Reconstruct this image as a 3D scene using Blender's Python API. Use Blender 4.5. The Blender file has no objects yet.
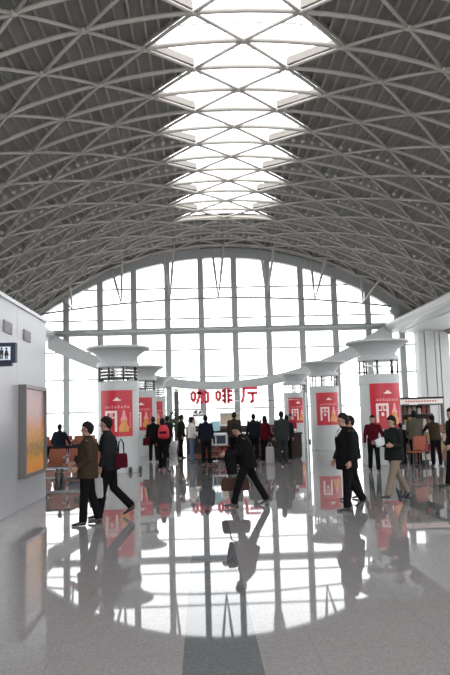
import bpy, bmesh, math, random
from math import sin, cos, pi, radians as R, sqrt, atan2, asin
from mathutils import Vector, Matrix
random.seed(7)
SC = bpy.context.scene
COL = SC.collection
V = Vector

# ------------------------------------------------------------------ materials
MATS = {}
def mat(name, col, rough=0.5, metal=0.0, spec=0.5, noise=0.0, nscale=8.0, bump=0.0, emit=0.0, detail=3.0):
    if name in MATS: return MATS[name]
    m = bpy.data.materials.new(name); m.use_nodes = True
    nt = m.node_tree; N = nt.nodes; L = nt.links
    b = N['Principled BSDF']
    b.inputs['Base Color'].default_value = (*col, 1)
    b.inputs['Roughness'].default_value = rough
    b.inputs['Metallic'].default_value = metal
    b.inputs['Specular IOR Level'].default_value = spec
    tc = N.new('ShaderNodeTexCoord'); nz = N.new('ShaderNodeTexNoise')
    nz.inputs['Scale'].default_value = nscale; nz.inputs['Detail'].default_value = detail
    L.new(tc.outputs['Object'], nz.inputs['Vector'])
    mx = N.new('ShaderNodeMix'); mx.data_type = 'RGBA'
    mx.inputs[6].default_value = (*[c*(1-noise) for c in col], 1)
    mx.inputs[7].default_value = (*[min(1, c*(1+noise)) for c in col], 1)
    L.new(nz.outputs['Fac'], mx.inputs[0]); L.new(mx.outputs[2], b.inputs['Base Color'])
    if bump:
        bp = N.new('ShaderNodeBump'); bp.inputs['Strength'].default_value = bump
        bp.inputs['Distance'].default_value = 0.01
        L.new(nz.outputs['Fac'], bp.inputs['Height']); L.new(bp.outputs['Normal'], b.inputs['Normal'])
    if emit:
        b.inputs['Emission Color'].default_value = (*col, 1); b.inputs['Emission Strength'].default_value = emit
    MATS[name] = m
    return m

def glass_mat(name, tint=(1, 1, 1), gloss=0.06):
    m = bpy.data.materials.new(name); m.use_nodes = True
    nt = m.node_tree; N = nt.nodes; L = nt.links
    N.remove(N['Principled BSDF'])
    t = N.new('ShaderNodeBsdfTransparent'); t.inputs[0].default_value = (*tint, 1)
    g = N.new('ShaderNodeBsdfGlossy'); g.inputs['Roughness'].default_value = 0.03
    lw = N.new('ShaderNodeLayerWeight'); lw.inputs[0].default_value = 0.5
    pw = N.new('ShaderNodeMath'); pw.operation = 'POWER'; L.new(lw.outputs['Facing'], pw.inputs[0]); pw.inputs[1].default_value = 5
    fr = N.new('ShaderNodeMath'); fr.operation = 'MULTIPLY_ADD'; L.new(pw.outputs[0], fr.inputs[0]); fr.inputs[1].default_value = 0.4; fr.inputs[2].default_value = 0.03
    mx = N.new('ShaderNodeMixShader')
    L.new(fr.outputs[0], mx.inputs[0]); L.new(t.outputs[0], mx.inputs[1]); L.new(g.outputs[0], mx.inputs[2])
    L.new(mx.outputs[0], N['Material Output'].inputs[0])
    return m

def floor_mat():
    m = bpy.data.materials.new('polished_terrazzo'); m.use_nodes = True
    nt = m.node_tree; N = nt.nodes; L = nt.links; b = N['Principled BSDF']
    tc = N.new('ShaderNodeTexCoord')
    sp = N.new('ShaderNodeSeparateXYZ'); L.new(tc.outputs['Object'], sp.inputs[0])
    def math_(op, a, b_=None, c=None):
        n = N.new('ShaderNodeMath'); n.operation = op
        for i, v in enumerate((a, b_, c)):
            if v is None: continue
            if isinstance(v, (int, float)): n.inputs[i].default_value = v
            else: L.new(v, n.inputs[i])
        return n.outputs[0]
    # dark granite strips running down the hall, 3.74 m apart, 0.54 m wide
    x = math_('ADD', sp.outputs[0], 0.175 + 3.74*20)
    md = math_('MODULO', x, 3.74)
    strip = math_('LESS_THAN', md, 0.54)
    # terrazzo chips
    vo = N.new('ShaderNodeTexVoronoi'); vo.inputs['Scale'].default_value = 85
    L.new(tc.outputs['Object'], vo.inputs['Vector'])
    vc = N.new('ShaderNodeSeparateColor'); L.new(vo.outputs['Color'], vc.inputs[0])
    nz = N.new('ShaderNodeTexNoise'); nz.inputs['Scale'].default_value = 0.5; nz.inputs['Detail'].default_value = 3
    L.new(tc.outputs['Object'], nz.inputs['Vector'])
    rp = N.new('ShaderNodeValToRGB')
    rp.color_ramp.elements[0].position = 0.0; rp.color_ramp.elements[0].color = (0.205, 0.194, 0.192, 1)
    rp.color_ramp.elements[1].position = 1.0; rp.color_ramp.elements[1].color = (0.285, 0.271, 0.268, 1)
    L.new(vc.outputs[0], rp.inputs[0])
    rd = N.new('ShaderNodeValToRGB')
    rd.color_ramp.elements[0].color = (0.10, 0.104, 0.11, 1)
    rd.color_ramp.elements[1].color = (0.15, 0.155, 0.16, 1)
    L.new(vc.outputs[0], rd.inputs[0])
    mx = N.new('ShaderNodeMix'); mx.data_type = 'RGBA'
    L.new(strip, mx.inputs[0]); L.new(rp.outputs[0], mx.inputs[6]); L.new(rd.outputs[0], mx.inputs[7])
    # slab joints every 0.935 m
    jx = math_('LESS_THAN', math_('MODULO', x, 0.935), 0.006)
    jy = math_('LESS_THAN', math_('MODULO', math_('ADD', sp.outputs[1], 50), 0.935), 0.006)
    j = math_('MULTIPLY', math_('MAXIMUM', jx, jy), 0.35)
    mj = N.new('ShaderNodeMix'); mj.data_type = 'RGBA'
    L.new(j, mj.inputs[0]); L.new(mx.outputs[2], mj.inputs[6]); mj.inputs[7].default_value = (0.1, 0.1, 0.1, 1)
    L.new(mj.outputs[2], b.inputs['Base Color'])
    b.inputs['Roughness'].default_value = 0.05
    b.inputs['IOR'].default_value = 1.31
    L.new(math_('ADD', math_('MULTIPLY', nz.outputs['Fac'], 0.03), 0.012), b.inputs['Roughness'])
    bp = N.new('ShaderNodeBump'); bp.inputs['Strength'].default_value = 0.006; bp.inputs['Distance'].default_value = 0.02
    n2 = N.new('ShaderNodeTexNoise'); n2.inputs['Scale'].default_value = 1.6; n2.inputs['Detail'].default_value = 1
    L.new(tc.outputs['Object'], n2.inputs['Vector'])
    L.new(n2.outputs['Fac'], bp.inputs['Height']); L.new(bp.outputs['Normal'], b.inputs['Normal'])
    return m

M_LAT = mat('lattice_steel_paint', (0.43, 0.40, 0.365), 0.45, noise=0.08, nscale=3)
M_DECK = mat('roof_deck_sheet', (0.19, 0.18, 0.162), 0.6, noise=0.15, nscale=2)
M_RIB = mat('roof_rib_steel', (0.27, 0.255, 0.23), 0.5, noise=0.1)
M_STUD = mat('galvanised_stud', (0.48, 0.46, 0.43), 0.4, metal=0.0, noise=0.05)
M_FRAME = mat('grey_window_steel', (0.38, 0.40, 0.40), 0.45, noise=0.04, nscale=1.5)
M_FRAMEL = mat('pale_window_steel', (0.5, 0.52, 0.52), 0.4, noise=0.04, nscale=1.5)
M_WHITE = mat('white_panel', (0.66, 0.67, 0.68), 0.35, noise=0.03, nscale=1.5)
M_SOFFIT = mat('pale_soffit', (0.5, 0.51, 0.5), 0.4, noise=0.03, nscale=1)
M_KERB = mat('skylight_kerb_paint', (0.3, 0.275, 0.245), 0.5, noise=0.05)
M_GLASS = glass_mat('window_glass')
M_PILLAR = mat('pillar_satin_metal', (0.47, 0.49, 0.49), 0.38, noise=0.03, nscale=1.2)
M_PCAP = mat('pillar_cap_metal', (0.47, 0.49, 0.49), 0.35, noise=0.03, nscale=1.2)
M_DARKM = mat('dark_metal', (0.06, 0.06, 0.06), 0.4, metal=0.5, noise=0.1)
M_CHROME = mat('brushed_chrome', (0.62, 0.62, 0.62), 0.25, metal=0.9, noise=0.04)
M_RED = mat('poster_red', (0.5, 0.012, 0.028), 0.4, noise=0.18, nscale=2.2)
M_PINK = mat('poster_pale_print', (0.78, 0.3, 0.3), 0.4, noise=0.05)
M_PWHITE = mat('poster_white_print', (0.85, 0.68, 0.66), 0.4, noise=0.03)
M_GOLD = mat('poster_gold_print', (0.66, 0.26, 0.06), 0.4, noise=0.25, nscale=9)
M_SIGNRED = mat('sign_red_plastic', (0.8, 0.02, 0.05), 0.35, noise=0.06, nscale=5)
M_NAVY = mat('navy_sign_box', (0.004, 0.009, 0.035), 0.5, noise=0.1)
M_PANEL = mat('sign_white_panel', (0.75, 0.85, 0.92), 0.4, noise=0.02)
M_BLACK = mat('black_print', (0.012, 0.012, 0.014), 0.5, noise=0.1)
M_ORANGE = mat('orange_leather', (0.22, 0.06, 0.03), 0.4, noise=0.15, nscale=6)
M_SKIN = mat('skin', (0.30, 0.165, 0.115), 0.5, noise=0.08, nscale=12)
M_HAIR = mat('black_hair', (0.006, 0.005, 0.005), 0.7, spec=0.15, noise=0.3, nscale=60, bump=0.4)
M_EYE = mat('eye_dark', (0.01, 0.008, 0.008), 0.2, noise=0.1)
M_LIP = mat('lip', (0.33, 0.12, 0.1), 0.5, noise=0.1)
M_SHOE = mat('black_shoe_leather', (0.012, 0.012, 0.012), 0.28, noise=0.2, nscale=20)
M_LEAF = mat('glossy_leaf', (0.05, 0.12, 0.045), 0.35, noise=0.4, nscale=15)
M_WOODD = mat('dark_brown_laminate', (0.035, 0.024, 0.02), 0.6, spec=0.2, noise=0.25, nscale=6)
M_WOODR = mat('red_brown_wood', (0.2, 0.05, 0.035), 0.4, noise=0.25, nscale=6)
def cloth(name, col, n=0.2): return mat(name, [c*0.85 for c in col], 0.9, spec=0.06, noise=n, nscale=40, bump=0.25)

# ------------------------------------------------------------------ mesh helpers
def frame(t, ref):
    t = t.normalized()
    s = ref - t*ref.dot(t)
    if s.length < 1e-4: s = V((1, 0, 0)) - t*t.x
    s.normalize(); return s, t.cross(s)

class MB:
    def __init__(s): s.v = []; s.f = []; s.mi = []; s.cur = 0
    def add(s, vs, fs):
        o = len(s.v); s.v += [tuple(v) for v in vs]
        for f in fs: s.f.append([i+o for i in f]); s.mi.append(s.cur)
        return s
    def box(s, a, b):
        x0, y0, z0 = a; x1, y1, z1 = b
        vs = [(x0,y0,z0),(x1,y0,z0),(x1,y1,z0),(x0,y1,z0),(x0,y0,z1),(x1,y0,z1),(x1,y1,z1),(x0,y1,z1)]
        return s.add(vs, [(0,3,2,1),(4,5,6,7),(0,1,5,4),(1,2,6,5),(2,3,7,6),(3,0,4,7)])
    def cbox(s, c, d): return s.box([c[i]-d[i]/2 for i in range(3)], [c[i]+d[i]/2 for i in range(3)])
    def beam(s, p, q, w, h, up=V((0, 0, 1))):
        p = V(p); q = V(q); t = (q-p)
        a, b = frame(t, V(up).cross(t))
        vs = [x + a*i*w/2 + b*j*h/2 for x in (p, q) for i, j in ((-1,-1),(1,-1),(1,1),(-1,1))]
        return s.add(vs, [(0,3,2,1),(4,5,6,7),(0,1,5,4),(1,2,6,5),(2,3,7,6),(3,0,4,7)])
    def loft(s, pts, ref=(0, 1, 0), n=12, cap=True, power=2.0):
        """pts: list of (pos, r_side[, r_front]); closed rings of an oval swept along them"""
        ref = V(ref); P = [V(p[0]) for p in pts]; vs = []; k = len(P)
        for i in range(k):
            t = P[min(i+1, k-1)] - P[max(i-1, 0)]
            a, b = frame(t, ref)
            rs = pts[i][1]; rf = pts[i][2] if len(pts[i]) > 2 else rs
            for j in range(n):
                c, d = cos(2*pi*j/n), sin(2*pi*j/n)
                if power != 2.0:
                    c = math.copysign(abs(c)**(2/power), c); d = math.copysign(abs(d)**(2/power), d)
                vs.append(P[i] + a*rs*c + b*rf*d)
        fs = [(i*n+j, i*n+(j+1) % n, (i+1)*n+(j+1) % n, (i+1)*n+j) for i in range(k-1) for j in range(n)]
        if cap: fs += [tuple(range(n))[::-1], tuple(range((k-1)*n, k*n))]
        return s.add(vs, fs)
    def tube(s, p, q, r, n=8): return s.loft([(p, r), (q, r)], ref=(0.31, 0.9, 0.2), n=n)
    def ell(s, c, r, n=12, m=8, rot=None):
        vs = []; c = V(c)
        for i in range(1, m):
            for j in range(n):
                a = pi*i/m; b = 2*pi*j/n
                v = V((r[0]*sin(a)*cos(b), r[1]*sin(a)*sin(b), r[2]*cos(a)))
                if rot: v = rot @ v
                vs.append(c+v)
        u = V((0, 0, r[2])); u = rot @ u if rot else u
        vs += [c+u, c-u]; T = len(vs)-2
        fs = [(i*n+j, (i+1)*n+j, (i+1)*n+(j+1) % n, i*n+(j+1) % n) for i in range(m-2) for j in range(n)]
        fs += [(T, j, (j+1) % n) for j in range(n)] + [(T+1, (m-2)*n+(j+1) % n, (m-2)*n+j) for j in range(n)]
        return s.add(vs, fs)
    def lathe(s, prof, c=(0, 0, 0), n=48):
        vs = [(c[0]+r*cos(2*pi*j/n), c[1]+r*sin(2*pi*j/n), c[2]+z) for r, z in prof for j in range(n)]
        k = len(prof)
        fs = [(i*n+j, i*n+(j+1) % n, (i+1)*n+(j+1) % n, (i+1)*n+j) for i in range(k-1) for j in range(n)]
        fs += [tuple(range(n))[::-1], tuple(range((k-1)*n, k*n))]
        return s.add(vs, fs)
    def arcpatch(s, r, a0, a1, z0, z1, t=0.008, n=None):
        """slab wrapped round a vertical cylinder; angle 0 = local -Y, a in metres of arc"""
        n = n or max(1, int(abs(a1-a0)/0.06)+1); vs = []
        for i in range(n+1):
            a = (a0+(a1-a0)*i/n)/r
            for rr in (r, r+t):
                for z in (z0, z1): vs.append((rr*sin(a), -rr*cos(a), z))
        fs = []
        for i in range(n):
            o = i*4; q = o+4
            fs += [(o+2,q+2,q+3,o+3),(o,o+1,q+1,q),(o,q,q+2,o+2),(o+1,o+3,q+3,q+1)]
        fs += [(0,2,3,1), (n*4,n*4+1,n*4+3,n*4+2)]
        return s.add(vs, fs)
    def obj(s, name, m, parent=None, smooth=False, loc=None, bevel=0, fix=True):
        me = bpy.data.meshes.new(name); me.from_pydata(s.v, [], s.f)
        ms = m if isinstance(m, (list, tuple)) else [m]
        for k in ms: me.materials.append(k)
        for p, i in zip(me.polygons, s.mi): p.material_index = i; p.use_smooth = smooth
        if fix:
            bm = bmesh.new(); bm.from_mesh(me); bmesh.ops.recalc_face_normals(bm, faces=bm.faces); bm.to_mesh(me); bm.free()
        me.update()
        o = bpy.data.objects.new(name, me); COL.objects.link(o)
        if parent: o.parent = parent
        if loc: o.location = loc
        if bevel:
            b = o.modifiers.new('bevel', 'BEVEL'); b.width = bevel; b.segments = 2; b.limit_method = 'ANGLE'
        return o

def remesh(o, vox, smooth=2):
    r = o.modifiers.new('r', 'REMESH'); r.mode = 'VOXEL'; r.voxel_size = vox
    if smooth:
        k = o.modifiers.new('s', 'SMOOTH'); k.iterations = smooth; k.factor = 0.5
    dg = bpy.context.evaluated_depsgraph_get(); dg.update()
    me = bpy.data.meshes.new_from_object(o.evaluated_get(dg))
    old = o.data; o.modifiers.clear(); o.data = me; me.name = o.name
    for p in me.polygons: p.use_smooth = True
    bpy.data.meshes.remove(old)
    return o

def tag(o, label, cat=None, group=None, kind=None):
    if label: o['label'] = label
    if cat: o['category'] = cat
    if group: o['group'] = group
    if kind: o['kind'] = kind
    return o
def thing(name, label, cat, loc=(0, 0, 0), rz=0, group=None):
    o = bpy.data.objects.new(name, None); COL.objects.link(o); o.empty_display_size = 0.2
    o.location = loc; o.rotation_euler = (0, 0, rz)
    return tag(o, label, cat, group)
def struct(o, label=None): o['kind'] = 'structure'; return tag(o, label)
def copy_tree(o, parent=None):
    c = o.copy(); COL.objects.link(c)
    if parent: c.parent = parent
    for ch in list(o.children): copy_tree(ch, c)
    return c

# ------------------------------------------------------------------ hall dimensions (metres)
XC = 1.28            # axis of the vault
Y0, Y1 = -5.03, 43.6 # open end behind the viewer, glazed end
XV = 1.42            # vault axis
RV, ZV = 17.9, 12.22 # vault radius and crown of the lattice
U, HB = 1.42, 1.49   # lattice half width and half bay
YT = 18.82           # one of the rows where skylight tips lie
WH = 12.15           # half width of the vault at the springing
XS = 15.4            # half width to the side glazing
def vpt(sarc, y, dr=0.0):
    if abs(sarc) > 2.9: sarc = math.copysign(2.9+(abs(sarc)-2.9)*1.035, sarc)
    a = sarc/RV; r = RV+dr
    return V((XV + r*sin(a), y, ZV-RV + r*cos(a)))

# ------------------------------------------------------------------ ceiling
ceil = thing('ceiling', 'barrel vault of grey steel lattice below a dark ribbed deck with a zigzag skylight', None)
struct(ceil)
rows = list(range(-16, 18))          # row j at y = YT + j*HB, even rows carry the skylight tips
rowy = lambda j: YT + j*HB
JEND = 12                            # skylight stops at this (tip) row, y = 36.7
IM = 10
def sl_open(j, i0, i2, jc, ic):      # triangle base nodes (j,i0..i2), apex (jc,ic)
    c = (i0+i2+ic)/3
    return abs(c) < 1.9 and max(j, jc) <= JEND and (j % 2 == 0 or (i0, i2) == (-1, 1))
deck = MB(); glz = MB(); kerb = MB()
DR = 0.2
def strip_tri(mb, a, b, c, dr, t):
    """curved triangular slab on the vault, nodes given as (i, j)"""
    n = 4
    def P(u, v, d):
        s_ = (a[0]*(1-u-v)+b[0]*u+c[0]*v)*U; y_ = YT+(a[1]*(1-u-v)+b[1]*u+c[1]*v)*HB
        return vpt(s_, min(max(y_, Y0), Y1), d)
    idx = {}; vs = []
    for i in range(n+1):
        for j in range(n+1-i):
            idx[i, j] = len(vs); vs.append(P(i/n, j/n, dr))
    k = len(vs)
    for i in range(n+1):
        for j in range(n+1-i): vs.append(P(i/n, j/n, dr+t))
    fs = []
    for i in range(n):
        for j in range(n-i):
            f = [idx[i, j], idx[i+1, j], idx[i, j+1]]; fs += [f, [q+k for q in f[::-1]]]
            if i+j < n-1:
                f = [idx[i+1, j], idx[i+1, j+1], idx[i, j+1]]; fs += [f, [q+k for q in f[::-1]]]
    mb.add(vs, fs)
for j in rows[:-1]:
    for i in range(-IM-2, IM+3):
        if (i-j) % 2 == 0:
            if abs(i+1) <= IM:
                A = (j, i, i+2, j+1, i+1)
                op = sl_open(*A)
                (strip_tri(glz, (i, j), (i+2, j), (i+1, j+1), DR+0.16, 0.02) if op else
                 strip_tri(deck, (i, j), (i+2, j), (i+1, j+1), DR, 0.05))
                # inverted triangle sharing the apex row
            if abs(i) <= IM:
                A = (j+1, i-1, i+1, j, i)
                op = sl_open(*A)
                (strip_tri(glz, (i-1, j+1), (i+1, j+1), (i, j), DR+0.16, 0.02) if op else
                 strip_tri(deck, (i-1, j+1), (i+1, j+1), (i, j), DR, 0.05))
deck.obj('roof_deck', M_DECK, ceil, fix=False)
glz.obj('skylight_glass', M_GLASS, ceil, fix=False)
# kerbs round the zigzag opening
def kerb_edge(p, q, w=0.06, d0=0.11, d1=0.34):
    a0 = vpt(p[0]*U, rowy(p[1]), d0); a1 = vpt(p[0]*U, rowy(p[1]), d1)
    b0 = vpt(q[0]*U, rowy(q[1]), d0); b1 = vpt(q[0]*U, rowy(q[1]), d1)
    t = (b0-a0).normalized(); n = t.cross(a1-a0).normalized()*w/2
    kerb.add([a0-n, a0+n, a1+n, a1-n, b0-n, b0+n, b1+n, b1-n],
             [(0,1,2,3),(4,7,6,5),(0,4,5,1),(1,5,6,2),(2,6,7,3),(3,7,4,0)])
for j in rows[:-1]:
    if j >= JEND: break
    for sg in (-1, 1):
        e = (2*sg, j) if j % 2 == 0 else (sg, j)
        f = (sg, j+1) if j % 2 == 0 else (2*sg, j+1)
        kerb_edge(e, f)
kerb_edge((-2, JEND), (2, JEND))
kerb.obj('skylight_kerb', M_KERB, ceil)
# outer cross bars of the skylight, above the lattice
oc = MB()
for j in rows:
    if j > JEND: break
    w = 2 if j % 2 == 0 else 1
    for k in range(8):
        s0 = -w*U+2*w*U*k/8; s1 = s0+2*w*U/8
        oc.tube(vpt(s0, rowy(j)+0.25, 0.72), vpt(s1, rowy(j)+0.25, 0.72), 0.032, 6)
oc.obj('skylight_bars', M_WHITE, ceil, smooth=True)
# ribs under the deck, running down the hall, with pale studs once a bay
rb = MB(); st = MB()
def rib(s_, ya, yb):
    p = vpt(s_, ya, 0.155); q = vpt(s_, yb, 0.155)
    rb.beam(p, q, 0.065, 0.09)
k = -36
while k <= 36:
    s_ = (k+0.5)*0.36
    if abs(s_) <= WH+0.2:
        a = abs(s_)
        if a >= 2*U: rib(s_, Y0, Y1)
        else:
            rib(s_, rowy(JEND)+0.1, Y1)
            if a > U+0.1:
                h = HB*(a-U)/U-0.06
                for j in rows:
                    if j % 2 and j < JEND: rib(s_, rowy(j)-h, rowy(j)+h)
        for j in rows[:-1]:
            if rowy(j) < 25: continue
            if j % 2 and a > U+0.25 or (j > JEND and j % 2):
                p = vpt(s_, rowy(j)-0.34, 0.14); q = vpt(s_, rowy(j)-0.34, 0.02)
                st.ell((p+q)/2, (0.088, 0.088, 0.085), 10, 6)
    k += 1
rb.obj('roof_ribs', M_RIB, ceil); st.obj('roof_studs', M_STUD, ceil, smooth=True)
# the lattice itself
lt = MB(); ld = MB()
for j in rows:
    y = min(rowy(j), Y1-0.5)
    n = 2*IM*2
    pts = [(vpt(-IM*U+i*U/2, y, 0.02), 0.062, 0.075) for i in range(n+1)]
    lt.loft(pts, ref=(0, 1, 0), n=8)
    for i in range(-IM, IM+1):
        if (i-j) % 2 == 0:
            lt.ell(vpt(i*U, y, 0), (0.11, 0.11, 0.085), 10, 6)
            if j < rows[-1]:
                for e in (-1, 1):
                    if abs(i+e) <= IM:
                        a, b = vpt(i*U, y), vpt((i+e)*U, min(rowy(j+1), Y1-0.5)); mid = vpt((i+e/2)*U, (a.y+b.y)/2)
                        ld.loft([(a, 0.052), (mid, 0.052), (b, 0.052)], ref=(0.3, 0.9, 0.2), n=8)
lt.obj('lattice_arches', M_LAT, ceil, smooth=True)
ld.obj('lattice_diagonals', M_LAT, ceil, smooth=True)

# ------------------------------------------------------------------ glazed end wall
win = thing('window_1', 'tall arched end window of grey mullions facing white daylight', None, (0, Y1, 0)); struct(win)
AX, AZ, AR = 1.12, 11.54, 19.2
def arch_z(x, off=0.0):
    dx = x-AX
    return AZ-AR + sqrt(max((AR+off)**2-dx*dx, 0))
GX = [AX + (i-0.5)*2.1 for i in range(-6, 8)]      # mullion lines of the arch
BZ = 6.93
def archband(mb, r0, r1, y0, y1, xa, xb, n=64):
    vs = []
    for i in range(n+1):
        a0 = asin((xa-AX)/AR); a1 = asin((xb-AX)/AR); a = a0+(a1-a0)*i/n
        for r in (AR+r0, AR+r1):
            for y in (y0, y1): vs.append((AX+r*sin(a), y, AZ-AR+r*cos(a)))
    fs = []
    for i in range(n):
        o = i*4; q = o+4
        fs += [(o,q,q+1,o+1),(o+2,o+3,q+3,q+2),(o,o+2,q+2,q),(o+1,q+1,q+3,o+3)]
    fs += [(0,1,3,2),(n*4,n*4+2,n*4+3,n*4+1)]
    mb.add(vs, fs)
ab = MB(); archband(ab, 0, 0.6, -0.32, 0.12, AX-11.6, AX+11.2); ab.obj('arch_frame', M_FRAME, win, smooth=False)
# curved returns of the arch onto the beam
for sg in (-1, 1):
    c = MB(); x0 = AX+sg*11.15
    pts = []
    for k in range(7):
        a = k/6*pi/2
        pts.append((x0 - sg*0.2 + sg*0.75*cos(a), BZ + 0.05 + 0.55*(1-sin(a))))
    z_t = arch_z(AX+sg*11.1)
    c.loft([((AX+sg*11.05, -0.1, z_t+0.1), 0.2, 0.3), ((AX+sg*11.4, -0.1, z_t-0.35), 0.2, 0.3), ((AX+sg*11.35, -0.1, BZ+0.25), 0.2, 0.3), ((AX+sg*11.1, -0.1, BZ), 0.2, 0.3)], ref=(0, 1, 0), n=12, power=5)
    c.obj('arch_return', M_FRAME, win, smooth=True)
gb = MB()   # solid gable between the arch and the vault
n = 60; vs = []
for i in range(n+1):
    x = XC-WH-0.8+(2*WH+1.6)*i/n
    zt = ZV-RV+sqrt((RV+0.4)**2-(x-XV)**2)
    zb = arch_z(x, 0.3) if abs(x-AX) < 11.2 else 7.0
    zb = min(zb, zt-0.05)
    vs += [(x, -0.12, zb), (x, -0.12, zt), (x, 0.1, zb), (x, 0.1, zt)]
fs = []
for i in range(n):
    o = i*4; q = o+4
    fs += [(o,q,q+1,o+1),(o+2,o+3,q+3,q+2),(o,o+2,q+2,q),(o+1,q+1,q+3,o+3)]
gb.add(vs, fs); gb.obj('gable_panel', M_FRAME, win)
for x in GX:
    inside = abs(x-AX) < 11.0
    m = MB(); m.box((x-0.18, -0.28, 0), (x+0.18, 0.05, arch_z(x, 0.1) if inside else BZ+0.1)); m.obj('mullion', M_FRAME, win)
for x in (AX-13.65, AX+13.65+0.0, XC-XS, XC+XS):
    if abs(x-AX) > 13.8 or True:
        m = MB(); m.box((x-0.17, -0.22, 0), (x+0.17, 0.05, 6.6)); m.obj('mullion', M_FRAMEL, win)
m = MB(); m.box((XC-XS, -0.4, BZ-0.2), (XC+XS, -0.02, BZ+0.2)); m.obj('main_transom', M_FRAME, win, bevel=0.03)
m = MB(); m.tube((XC-XS, -0.5, BZ+0.02), (XC+XS, -0.5, BZ+0.02), 0.07); m.obj('transom_tube', M_FRAMEL, win, smooth=True)
for z in (2.05, 4.05, 5.75, 7.72, 9.65):
    half = 15.3 if z < BZ else sqrt(max(AR**2-(z-AZ+AR)**2, 1)) + 0.1
    m = MB(); m.box((AX-half, -0.1, z-0.045), (AX+half, 0.0, z+0.045)); m.obj('thin_transom', M_FRAMEL, win)
m = MB(); m.loft([((AX-11+22*i/24, -0.3, 8.95-0.0065*(AX-11+22*i/24-AX)**2), 0.06, 0.06) for i in range(25)], n=8)
m.obj('curved_tie_rail', M_FRAME, win, smooth=True)
# sagging curved ribbon truss
def rib_z(x): return 3.7+0.0305*(x-1.2)**2
m = MB(); vs = []; n = 60
for i in range(n+1):
    x = XC-10.6+21.2*i/n; zt = rib_z(x); th = 0.50+0.0056*(x-1.2)**2
    vs += [(x, -0.85, zt-th), (x, -0.85, zt), (x, -0.33, zt-th), (x, -0.33, zt)]
fs = []
for i in range(n):
    o = i*4; q = o+4
    fs += [(o,q,q+1,o+1),(o+2,o+3,q+3,q+2),(o,o+2,q+2,q),(o+1,q+1,q+3,o+3)]
fs += [(0,1,3,2),(n*4,n*4+2,n*4+3,n*4+1)]
m.add(vs, fs); m.obj('curved_ribbon_beam', M_FRAMEL, win)
# glass: lower rectangle and the arch head as one sheet
m = MB(); vs = []; n = 60
m.box((XC-XS, -0.03, 0.02), (XC+XS, -0.01, BZ)); 
for i in range(n+1):
    x = AX-11.2+22.4*i/n
    vs += [(x, -0.03, BZ), (x, -0.03, arch_z(x, 0.05)), (x, -0.01, BZ), (x, -0.01, arch_z(x, 0.05))]
fs = []
for i in range(n):
    o = i*4; q = o+4
    fs += [(o,q,q+1,o+1),(o+2,o+3,q+3,q+2),(o,o+2,q+2,q),(o+1,q+1,q+3,o+3)]
m.add(vs, fs); m.obj('pane', M_GLASS, win)
# V struts from the vault down to the curved rail
for x in [AX+0.05+3.03*k for k in range(-3, 4)]:
    m = MB(); zb = 8.95-0.0065*(x-AX)**2
    for dx, dy in ((-0.38, -0.9), (0.42, -2.2)):
        s_ = RV*asin((x+dx-XV)/RV); tp = vpt(s_, Y1+dy, 0.1)-V((0, Y1, 0)); b_ = V((x, -0.32, zb)); md = (tp+b_)/2
        m.loft([(tp, 0.035), (tp*0.8+b_*0.2, 0.075), (md, 0.085), (b_, 0.03)], ref=(0.2, 1, 0), n=8)
    m.obj('hanger_strut', M_LAT, win, smooth=True)

# ------------------------------------------------------------------ side aisles: fascia, soffit, side glazing
for sg, nm, wn, side in ((1, 'trim_1', 'window_2', 'right'), (-1, 'trim_2', 'window_3', 'left')):
    prof = [(10.32, 7.05), (10.22, 6.95), (10.2, 6.82), (10.26, 6.66), (10.42, 6.55), (10.7, 6.5), (11.0, 6.49), (11.04, 6.56), (11.24, 6.56), (11.28, 6.48), (13.5, 6.44), (15.6, 6.4), (15.6, 8.2), (12.5, 8.1)]
    vs = [(XC+sg*a, y, z) for y in (Y0, Y1) for a, z in prof]; k = len(prof)
    m = MB().add(vs, [(i, (i+1) % k, k+(i+1) % k, k+i) for i in range(k)] + [tuple(range(k)), tuple(range(k, 2*k))])
    o = m.obj(nm, M_SOFFIT); struct(o, 'pale rounded fascia and soffit along the %s side of the hall' % side)
    w = thing(wn, 'side glazing with grey mullions along the %s side' % side, None); struct(w)
    gx = XC+sg*XS
    y = Y0
    while y < Y1:
        MB().box((gx-0.09, y-0.09, 0), (gx+0.09, y+0.09, 6.6)).obj('mullion', M_FRAMEL, w); y += 3.0
    for z in (0.1, 2.05, 4.05):
        MB().box((gx-0.04, Y0, z-0.05), (gx+0.04, Y1, z+0.05)).obj('transom', M_FRAMEL, w)
    MB().box((gx+0.01, Y0, 0.02), (gx+0.03, Y1, 6.55)).obj('pane', M_GLASS, w)
# fluted service pier standing at the far right under the soffit
pr = thing('trim_3', 'broad pale fluted pier under the right soffit near the end window', None, (XC+13.0, Y1-0.9, 0)); struct(pr)
m = MB()
for a, b, d in ((-0.95, -0.62, 0.0), (-0.62, -0.55, 0.08), (-0.55, 0.0, -0.02), (0.0, 0.08, 0.1), (0.08, 0.32, 0.02), (0.32, 0.38, 0.1), (0.38, 0.95, 0.0)):
    m.box((a, -0.45+d, 0), (b, 0.45, 6.9))
m.obj('pier_shaft', M_SOFFIT, pr)

# ------------------------------------------------------------------ floor, apron, kiosk wall
fl = MB().box((XC-XS-0.1, Y0, -0.3), (XC+XS+0.1, Y1+0.2, 0)).obj('floor', floor_mat())
struct(fl, 'polished grey terrazzo floor with dark granite strips')
ap = MB().box((-160, -120, -0.6), (160, 240, -0.31)).obj('apron_ground', mat('pale_concrete_apron', (0.6, 0.6, 0.6), 0.8, noise=0.06, nscale=0.3))
struct(ap, 'pale concrete apron outside the glazing')

WX, WY = -3.5, 15.87
def panel_mat():
    m = mat('kiosk_wall_panel', (0.345, 0.35, 0.37), 0.3, noise=0.03, nscale=0.8)
    return m
wl = MB()
wl.box((-9.0, -3.0, 0.0), (WX-0.012, WY, 3.86))
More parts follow.
